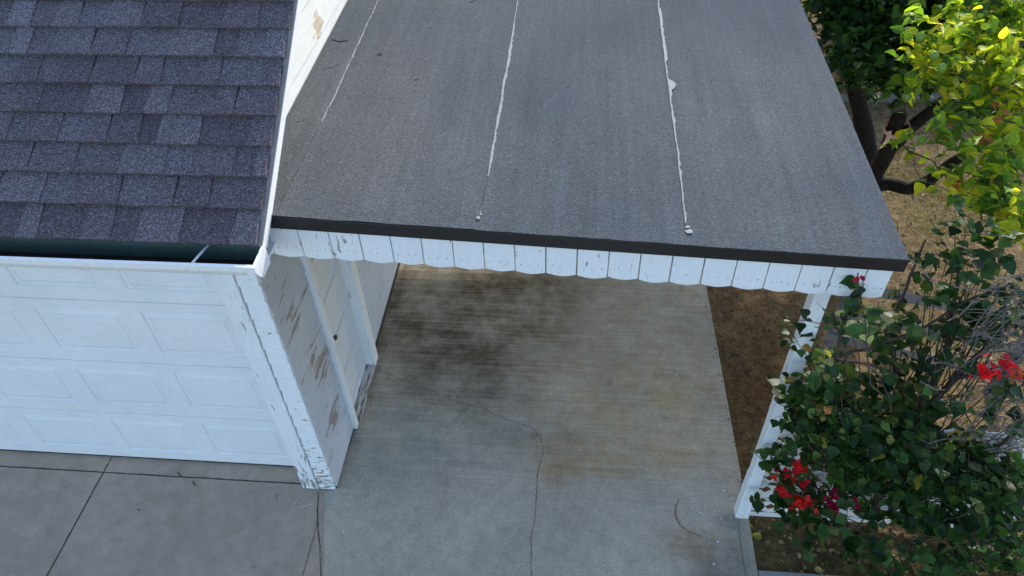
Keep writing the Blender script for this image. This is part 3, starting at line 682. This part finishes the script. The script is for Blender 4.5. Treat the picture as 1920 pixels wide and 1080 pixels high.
for _ in range(260):
    pv = random.choice(P.tolist()); a = Vector(pv); b = b0.lerp(a, .55)+Vector((random.gauss(0, .08), random.gauss(0, .06), random.gauss(.1, .1))); mb.tube(wig(b, a, 4, .1), [.005, .0045, .004, .003, .002], 5, cap=False)
child(mb.build('trunk', M_BARKB, vr, smooth=True), vr)
mb = MB(); sprays_to(mb, SPR, .0018, 1); child(mb.build('twig', M_BARKB, vr), vr)
mb = MB()
for _ in range(150):
    px, py = random.gauss(1860, 60), random.gauss(730, 85); y = random.uniform(-.3, .15); a = V2(px, py, y)
    an = random.gauss(.6, .9); L_ = random.uniform(.1, .45); b = a+Vector((math.cos(an)*L_*.8, random.uniform(-.5, .4)*L_, math.sin(an)*L_))
    mb.tube(wig(a, b, 4, .12), [.0042, .0036, .003, .0024, .0012], 5, cap=False)
    for _ in range(2):
        c_ = a.lerp(b, random.uniform(.3, .8)); e_ = c_+Vector((random.gauss(0, .09), random.gauss(0, .06), random.gauss(.02, .08))); mb.tube([c_, c_.lerp(e_, .5)+Vector((0, 0, .008)), e_], [.0022, .0018, .001], 4, cap=False)
child(mb.build('dry_twig', M_TWIG, vr), vr)
# flower clusters of papery bracts
for (px, py, y, r_, n_, c_) in ((1478, 900, -.28, .075, 22, (.55, .012, .02)), (1470, 920, -.28, .05, 14, (.5, .01, .02)), (1500, 940, -.3, .075, 26, (.62, .02, .02)), (1500, 880, -.3, .035, 9, (.55, .01, .02)), (1565, 945, -.3, .065, 20, (.36, .006, .07)), (1575, 925, -.3, .04, 10, (.4, .01, .05)), (1605, 945, -.3, .05, 9, (.42, .006, .08)),
                            (1850, 698, -.25, .06, 18, (.78, .015, .03)), (1888, 683, -.2, .05, 12, (.7, .015, .04)), (1612, 522, -.38, .010, 2, (.4, .01, .03)), (1505, 905, -.3, .025, 6, (.55, .01, .02)), (1905, 705, -.2, .05, 8, (.62, .10, .05))):
    p = np.array(V2(px, py, y)); n_ = int(n_*1.8); pp = p+rng.normal(size=(n_, 3))*r_*.36
    child(leaves('flower_cluster', M_BRACT, pp, .038, tones(n_, [c_], [1], .25), vr, 1.25, .0, .4), vr)
for (px, py) in ((1805, 812), (1545, 765), (1540, 660)):
    p = np.array(V2(px, py, -.33)); child(leaves('dry_leaf_cluster', M_LEAF, p+rng.normal(size=(7, 3))*.025, .055, tones(7, [(.34, .17, .04), (.25, .22, .05)], [1, 1]), vr, .9, .0, .8), vr)

# --- citrus tree (yellow green crown) and its dark limbs
ct_ = plant_root('citrus_tree', (4.85, 3.4, -.05), 'low forked citrus tree with bright yellow green leaves beside the carport roof', 'tree')
mb = MB(); tb = Vector((4.80, 3.3, -.1)); fork = at(1632, 345, 7.35)
def limb(mb, pts, radii, k=4, amp=.035, n=10):
    P3 = [Vector(p) for p in pts]; out = []; rr = []
    for i, (a, b) in enumerate(zip(P3[:-1], P3[1:])):
        w_ = wig(a, b, k, amp)[:-1]; out += w_; rr += [radii[i]+(radii[i+1]-radii[i])*j/k for j in range(len(w_))]
    out.append(P3[-1]); rr.append(radii[-1]); mb.tube(out, [x_*random.uniform(.93, 1.07) for x_ in rr], n)
limb(mb, [tb, fork, at(1655, 300, 7.0), at(1672, 262, 6.7), at(1684, 222, 6.5), at(1690, 212, 6.45)], [.12, .095, .075, .072, .066, .055])
limb(mb, [at(1674, 272, 6.75), at(1712, 235, 6.55), at(1755, 200, 6.4), at(1800, 165, 6.1), at(1850, 110, 5.8), at(1900, 60, 5.5)], [.07, .058, .05, .043, .032, .02])
limb(mb, [fork, at(1668, 345, 7.25), at(1705, 354, 7.1), at(1742, 338, 6.9), at(1785, 305, 6.6), at(1830, 280, 6.3), at(1880, 220, 5.8)], [.08, .066, .06, .055, .048, .036, .02])
child(mb.build('trunk', M_BARK, ct_, smooth=True), ct_)
YG = [(.50, .50, .030), (.33, .42, .035), (.14, .25, .030), (.07, .15, .028), (.62, .56, .04)]
P = []; SPR = []; C = []
def ty(px, py, t, rpx, n, wts, dep=.8):
    p = at(px, py, t); r = rpx/FOC*t; q_ = puff(tuple(p), (r, r*dep, r*dep), int(n*1.5), SPR); P.extend(q_); C.append(tones(len(q_), YG, wts))
HI = (4, 3.5, 1.5, .3, 1.5); MD = (1.2, 3, 3.5, 1.5, .2); LO = (.1, .8, 3, 5, 0)
for a in ((1790, 70, 4.9, 38, 80, HI), (1740, 100, 5.0, 28, 45, HI), (1850, 60, 4.9, 40, 80, HI), (1830, 120, 4.7, 34, 60, HI), (1880, 110, 4.7, 40, 80, HI), (1780, 130, 4.9, 24, 30, HI), (1890, 170, 4.6, 34, 60, HI), (1840, 165, 4.7, 24, 30, HI),
          (1860, 10, 5.0, 40, 60, MD), (1910, 30, 4.9, 40, 70, MD), (1800, 20, 5.1, 34, 40, MD), (1700, 60, 5.1, 16, 10, MD), (1715, 175, 5.0, 14, 10, MD), (1760, 160, 4.9, 20, 18, MD), (1900, 240, 4.6, 34, 50, HI),
          (1765, 262, 4.8, 18, 12, MD), (1780, 205, 4.8, 16, 12, MD), (1830, 215, 4.7, 22, 18, MD), (1850, 265, 4.6, 30, 30, MD), (1780, 325, 4.7, 20, 16, HI), (1740, 322, 4.8, 12, 8, MD), (1830, 320, 4.6, 30, 34, MD), (1890, 320, 4.5, 38, 60, MD), (1870, 370, 4.5, 34, 50, MD), (1915, 390, 4.4, 26, 40, HI), (1905, 430, 4.3, 26, 30, HI), (1820, 370, 4.5, 22, 16, MD),
          (1720, 255, 5.4, 12, 6, MD), (1705, 245, 5.5, 10, 4, MD), (1850, 200, 5.4, 60, 120, LO), (1780, 110, 5.6, 70, 170, LO), (1880, 50, 5.6, 60, 150, LO), (1900, 280, 5.2, 40, 60, LO), (1860, 340, 5.2, 40, 40, LO), (1720, 30, 5.9, 50, 110, LO), (1700, 150, 6.0, 28, 30, LO),
          (1870, -60, 5.2, 70, 120, MD), (1780, -70, 5.5, 80, 120, MD), (1980, 60, 4.9, 60, 120, MD), (1990, 220, 4.7, 60, 100, MD), (1990, 380, 4.5, 60, 90, MD)):
    ty(*a)
P = np.array(P); child(leaves('crown', M_LEAFY, P, .098, np.vstack(C)[:len(P)], ct_, .78, .1), ct_)
mb = MB(); sprays_to(mb, SPR, .002)
for (a, b, r_) in ((at(1800, 165, 6.1), at(1720, 160, 5.0), .008), (at(1850, 110, 5.6), at(1780, 70, 4.9), .009), (at(1880, 220, 5.8), at(1830, 215, 4.8), .009), (at(1680, 250, 6.5), at(1760, 345, 4.9), .006), (at(1690, 270, 5.6), at(1850, 385, 4.6), .007), (at(1850, 385, 4.6), at(1920, 430, 4.4), .007), (at(1740, 190, 5.2), at(1920, 205, 4.6), .006),
                  (at(1855, 330, 4.6), at(1835, 440, 4.7), .007), (at(1880, 190, 4.8), at(1850, 340, 4.6), .007), (at(1880, 220, 5.8), at(1900, 320, 4.6), .01), (at(1900, 60, 5.5), at(1850, 60, 4.9), .01), (at(1820, 100, 5.0), at(1920, 250, 4.6), .006), (at(1900, 60, 5.5), at(1990, 60, 4.9), .012), (at(1880, 220, 5.8), at(1990, 300, 4.7), .012)):
    mb.tube(wig(a, b, 8, .06), [r_*(1-.08*i) for i in range(9)], 6, cap=False)
child(mb.build('branch', M_BARKB, ct_), ct_)
mb = MB()
def ball(c, r):
    mb_ = MB(); c = Vector(c); N1, N2 = 8, 12
    for i in range(N1+1):
        for j in range(N2):
            th = math.pi*i/N1; ph = 2*math.pi*j/N2; mb_.v.append(tuple(c+Vector((math.sin(th)*math.cos(ph)*r, math.sin(th)*math.sin(ph)*r, math.cos(th)*r*(1.12+(.05 if i in (0, N1) else 0))))))
    for i in range(N1):
        for j in range(N2): mb_.f.append((i*N2+j, (i+1)*N2+j, (i+1)*N2+(j+1) % N2, i*N2+(j+1) % N2)); mb_.mi.append(0)
    return mb_
for (px, py, t) in ((1752, 105, 4.75), (1700, 182, 4.95), (1728, 262, 4.85), (1726, 70, 4.9), (1766, 128, 4.7)):
    child(ball(at(px, py, t), .030).build('fruit', M_FRUIT, ct_, smooth=True), ct_)
for (px, py, t) in ((1770, 245, 4.75), (1835, 270, 4.55), (1870, 185, 4.55), (1880, 228, 4.5), (1790, 350, 4.7)):
    child(leaves('withered_leaves', M_LEAF, np.array(at(px, py, t))+rng.normal(size=(5, 3))*.03, .06, tones(5, [(.42, .13, .03), (.35, .10, .03)], [1, 1]), ct_, .7, .1), ct_)

# --- dark tree behind the roof corner
dt = plant_root('dark_tree', (5.1, 4.7, -.05), 'dark green leafy tree with a leaning trunk behind the far roof corner', 'tree')
mb = MB(); limb(mb, [(5.05, 4.6, -.1), at(1628, 290, 8.1), at(1615, 210, 7.7), at(1596, 140, 7.4), at(1580, 70, 7.1), at(1560, -20, 6.8), at(1540, -120, 6.5)], [.13, .105, .09, .085, .08, .07, .05])
limb(mb, [at(1596, 140, 7.4), at(1650, 80, 7.2), at(1720, 20, 7.0), at(1790, -40, 6.8)], [.07, .06, .045, .03])
limb(mb, [at(1600, 160, 7.5), at(1585, 100, 7.9), at(1545, 30, 8.2)], [.07, .06, .045])
child(mb.build('trunk', M_BARK, dt, smooth=True), dt)
DG = [(.022, .065, .015), (.035, .10, .020), (.060, .15, .022), (.014, .040, .014), (.11, .2, .03)]
P = []; SPR = []
for (px, py, t, rp, n_) in ((1560, 10, 6.4, 36, 110), (1600, 30, 6.3, 40, 170), (1650, 20, 6.2, 42, 200), (1630, 80, 6.3, 34, 100), (1680, 70, 6.1, 36, 120), (1700, 20, 6.0, 40, 150), (1720, 110, 6.0, 30, 60), (1670, 125, 6.2, 26, 40), (1590, 110, 6.9, 24, 40), (1740, 150, 6.2, 22, 24), (1750, 60, 5.9, 36, 100), (1730, -10, 6.0, 50, 140), (1600, -50, 6.2, 60, 160), (1680, -60, 6.1, 60, 160), (1780, 0, 5.9, 40, 90), (1605, 160, 7.3, 20, 14), (1540, -40, 6.5, 40, 90), (1690, 165, 6.4, 18, 12), (1530, 0, 6.8, 20, 40), (1640, 150, 6.6, 24, 50), (1600, 140, 7.0, 26, 60), (1690, 110, 6.2, 30, 80), (1580, 60, 6.9, 30, 80), (1720, 170, 6.3, 20, 24), (1625, 190, 7.2, 16, 14), (1760, 120, 6.0, 30, 60)):
    p = at(px, py, t); r = rp/FOC*t; P.extend(puff(tuple(p), (r, r, r*.8), int(n_*1.3), SPR))
for _ in range(290): P.extend(puff((random.uniform(3.65, 5.3), random.uniform(4.6, 9.2), random.uniform(2.75, 3.7)), (.45, .5, .3), 60))  # unseen canopy above the frame, added to keep sun off the slab
for _ in range(110): P.extend(puff((random.uniform(3.38, 3.75), random.uniform(4.6, 9.2), random.uniform(2.95, 3.35)), (.25, .4, .2), 60))  # unseen leaves along the roof edge, added to close sun gaps
for _ in range(100): P.extend(puff((random.uniform(3.6, 4.0), random.uniform(4.4, 9.0), random.uniform(2.9, 3.5)), (.28, .5, .2), 60))  # another unseen leaf band, added to thicken that shading
P = np.array(P); child(leaves('crown', M_LEAF, P, .11, tones(len(P), DG, [4, 4, 2, 3, .5]), dt, .8), dt)
mb = MB(); sprays_to(mb, SPR, .003, 2); child(mb.build('branch', M_BARK, dt), dt)

# --- ivy bank and tall trees at the back
n_ = 9000; px = rng.uniform(3.2, 12, n_); py = 6.25+rng.uniform(0, 1, n_)**1.3*3.6; hz = .35+.9*np.clip((py-6.2)/1.6, 0, 1)+.18*np.sin(px*3.1)*np.cos(py*2.3)
pz = hz*rng.uniform(.45, 1.05, n_)
o = leaves('ivy', M_LEAF, np.c_[px, py, pz], .11, tones(n_, [(.020, .050, .028), (.030, .070, .036), (.050, .10, .055), (.012, .028, .016)], [4, 3, 1.5, 3]), None, 1.1, .2, 1.0)
tag(o, kind='stuff')
for (x_, y_, rr, lb) in ((6.4, 9.6, 1.5, 'dark leafy shrub at the very back left of the garden'), (9.2, 9.2, 1.7, 'dark leafy shrub at the back right edge of the garden')):
    r_ = plant_root('shrub', (x_, y_, -.05), lb, 'shrub', 'shrubs at the back of the garden')
    mb = MB()
    for _ in range(7): limb(mb, [(x_, y_, -.1), (x_+random.gauss(0, .3), y_+random.gauss(0, .3), .9), (x_+random.gauss(0, .8), y_+random.gauss(0, .8), 2.0)], [.05, .035, .012], n=6)
    child(mb.build('trunk', M_BARK, r_, smooth=True), r_)
    P = []
    for _ in range(26): P.extend(puff((x_+random.gauss(0, rr*.55), y_+random.gauss(0, rr*.5), random.uniform(.7, 2.5)), .42, 90))
    P = np.array(P); child(leaves('crown', M_LEAF, P, .10, tones(len(P), DG, [4, 4, 1.5, 3, .2]), r_, .8), r_)

# --- rag tied round the citrus limb
rg = tag(empty('tied_rag', tuple(at(1676, 246, 6.5))), 'faded salmon cloth strip knotted round the citrus tree stub', 'rag')
mb = MB(); c0 = at(1680, 243, 6.55); axd = (at(1684, 222, 6.5)-at(1672, 262, 6.7)).normalized()
a_ = axd.cross(Vector((0, 0, 1))).normalized(); b_ = axd.cross(a_)
for w_ in range(3):
    prev = None
    for i in range(25):
        t = 2*math.pi*i/24; rr = .095+.006*w_+.004*math.sin(3*t+w_); p = c0+axd*(.02*w_-.02+.018*math.sin(t+w_*1.3))+a_*math.cos(t)*rr+b_*math.sin(t)*rr
        cur = (p-axd*.017, p+axd*.017+a_*math.cos(t)*.004)
        if prev: mb.face([prev[0], cur[0], cur[1], prev[1]])
        prev = cur
o = mb.build('wrap', M_RAG, rg, smooth=True); o.location = -rg.location
for (dx, dy_) in ((-16, 32), (-8, 24)):
    mb = MB(); p = at(1668, 246, 6.38); e_ = at(1668+dx, 246+dy_, 6.42); m_ = p.lerp(e_, .5)+Vector((0, -.03, .02)); s_ = Vector((.018, .006, .004)); prev = None
    for i, q_ in enumerate((p, m_, e_)):
        if prev: mb.face([prev-s_, q_-s_, q_+s_, prev+s_])
        prev = q_
    o = mb.build('loose_end', M_RAG, rg); o.location = -rg.location

# ---------------------------------------------------------------- grass and litter
def blades(name, n, fx, hgt, pal, wts, wid=.0035):
    V = []; F = []; C = []; cc = tones(n, pal, wts, .3)
    for i in range(n):
        x, y = fx(); z = -.05; a = random.random()*6.283; l = hgt*random.uniform(.4, 1.3); ln = random.uniform(.3, 1.3)
        dx, dy = math.cos(a), math.sin(a); sx_, sy_ = -dy*wid/2, dx*wid/2; k_ = len(V)
        V += [(x-sx_, y-sy_, z), (x+sx_, y+sy_, z), (x+dx*l*ln*.4+sx_*.8, y+dy*l*ln*.4+sy_*.8, z+l*.6), (x+dx*l*ln*.4-sx_*.8, y+dy*l*ln*.4-sy_*.8, z+l*.6), (x+dx*l*ln, y+dy*l*ln, z+l*.85)]
        F += [(k_, k_+1, k_+2, k_+3), (k_+3, k_+2, k_+4)]; C += [(*cc[i], 1)]*5
    mb = MB(); mb.v = V; mb.f = F; mb.mi = [0]*len(F); mb.c = np.array(C); return tag(mb.build(name, M_STRAW), kind='stuff')
clumps = [(random.uniform(3.9, 7.5), random.uniform(1.2, 6.1), random.uniform(.15, .5)) for _ in range(60)]
def fgrass():
    if random.random() < .25: return random.uniform(3.6, 8), random.uniform(.3, 6.1)
    c_ = random.choice(clumps); return c_[0]+random.gauss(0, c_[2]*.6), c_[1]+random.gauss(0, c_[2]*.6)
blades('dry_grass', 26000, fgrass, .045, [(.30, .25, .10), (.22, .22, .07), (.38, .31, .15), (.12, .17, .04)], [4, 3, 2, 2])
blades('grass', 9000, lambda: (random.uniform(3.2, 6.0), -.44+abs(random.gauss(0, .2))), .035, [(.05, .08, .025), (.09, .12, .04), (.16, .13, .07)], [4, 3, 2])
mb = MB(); cc = []
def clod(x, y, r, col_):
    z = -.04; k_ = len(mb.v); n_ = 5; a0 = random.random()*6
    for i in range(n_): a = a0+i*2*math.pi/n_; rr = r*random.uniform(.6, 1.3); mb.v.append((x+math.cos(a)*rr, y+math.sin(a)*rr, z-.004))
    mb.v.append((x, y, z+r*random.uniform(.4, .9))); 
    for i in range(n_): mb.f.append((k_+i, k_+(i+1) % n_, k_+n_)); mb.mi.append(0)
    cc.extend([(*col_, 1)]*(n_+1))
for _ in range(5200):
    x = random.uniform(3.17, 7.5); y = random.uniform(-.4, 6); 
    if x < 3.9 and random.random() < .15: continue
    clod(x, y, abs(random.gauss(0, .006))+.003, random.choice(((.10, .07, .045), (.16, .12, .08), (.24, .18, .11), (.32, .25, .15), (.07, .05, .03))))
for _ in range(120):
    y = random.uniform(.1, 3); r0_ = abs(random.gauss(0, .003))+.0015; k0_ = len(mb.v); clod(edge(y)-abs(random.gauss(0, .03)), y, r0_, random.choice(((.16, .12, .08), (.10, .07, .045), (.24, .18, .11))))
    mb.v[k0_:] = [(a_, b__, c__+.046) for a_, b__, c__ in mb.v[k0_:]]
mb.c = np.array(cc); tag(mb.build('soil_clods', M_STRAW), kind='stuff')
n_ = 800; px = rng.uniform(3.7, 7.5, n_); py = rng.uniform(-.42, 6, n_); k_ = rng.uniform(0, 1, n_) < .45; px[k_] = rng.uniform(3.2, 5.6, k_.sum()); py[k_] = -.42+np.abs(rng.normal(0, .35, k_.sum()))
tag(leaves('leaf_litter', M_LEAF, np.c_[px, py, np.full(n_, -.03)], .045, tones(n_, [(.30, .22, .12), (.20, .12, .06), (.42, .34, .20), (.22, .22, .06)], [4, 4, 2, 1]), None, .8, -.3, 3.), kind='stuff')

# ---------------------------------------------------------------- single fallen things
def fallen(px, py, size, col_, label, ax=2, val=.012, z=None, wr=.8):
    p = on(px, py, 2, val) if z is None else z
    o = leaves('fallen_leaf', M_LEAF, np.array([(0, 0, 0)]), size, np.array([col_]), None, wr, -.5, 4.); o.location = p
    tag(o, label, 'leaf', 'leaves fallen on the concrete and soil'); return o
fallen(1341, 896, .045, (.30, .36, .05), 'small yellow green leaf lying on the slab near the post')
fallen(890, 517, .05, (.16, .10, .06), 'curled brown leaf on the slab just under the valance')
fallen(1428, 1008, .075, (.42, .40, .07), 'large yellow leaf on the soil beside the slab corner', val=.0)
fallen(1412, 990, .055, (.40, .33, .06), 'smaller yellow leaf on the soil close to the post foot', val=.0)
fallen(1527, 1066, .07, (.42, .38, .12), 'pale yellow leaf at the edge of the grey walkway', val=.0)
fallen(865, 757, .03, (.45, .45, .12), 'tiny pale leaf on the long crack in the slab')
fallen(95, 1078, .02, (.2, .15, .08), 'tiny brown leaf on the driveway by the joint line')
def stick(pts, r, label, mat=M_BARK):
    mb = MB(); c_ = Vector(pts[0]); P3 = [Vector(p)-c_ for p in pts]; out = []
    for a, b in zip(P3[:-1], P3[1:]): out += wig(a, b, 3, .08)[:-1]
    out.append(P3[-1]); mb.tube(out, r, 5); o = mb.build('twig', mat); o.location = c_; return tag(o, label, 'twig', 'dark twigs lying about')
def rp(px, py):
    d_ = ray(px, py); p = CAM+d_*4
    for _ in range(6):
        t = (p-CAM).dot(FW); p = CAM+d_*(t*(1+(p.z-fz(p.x, p.y)-.006)/(CAM.z-p.z)))
    return p
stick([rp(622, 74), rp(636, 78), rp(652, 76)], .002, 'thin curved twig on the carport roof nearest the gable wall')
stick([rp(605, 130), rp(620, 127), rp(633, 121)], .002, 'slanted dark twig on the carport roof by the first seam')
stick([rp(554, 229), rp(562, 228), rp(572, 225)], .002, 'short dark twig on the carport roof next to the shingle edge')
stick([rp(708, 101), rp(717, 102)], .0025, 'stubby dark twig on the carport roof right of the first seam')
stick([rp(777, 150), rp(785, 147)], .0015, 'hair thin twig on the carport roof between the first two seams')
stick([rp(880, 5), rp(893, 0)], .0015, 'thin twig at the top of the photo on the carport roof')
gl = lambda px, py: on(px, py, 2, .008)
stick([gl(332, 885), gl(340, 894)], .003, 'dark twig on the driveway joint before the garage door')
stick([gl(362, 902), gl(366, 911)], .0035, 'forked dark twig on the driveway just past the joint line')
stick([gl(520, 925), gl(517, 939)], .002, 'thin dark twig on the driveway near the corner board')
stick([gl(257, 954), gl(262, 957)], .003, 'small dark twig in the middle of the driveway')
stick([gl(470, 1065), gl(481, 1061)], .002, 'straw coloured twig at the lower edge of the driveway', M_TWIG)
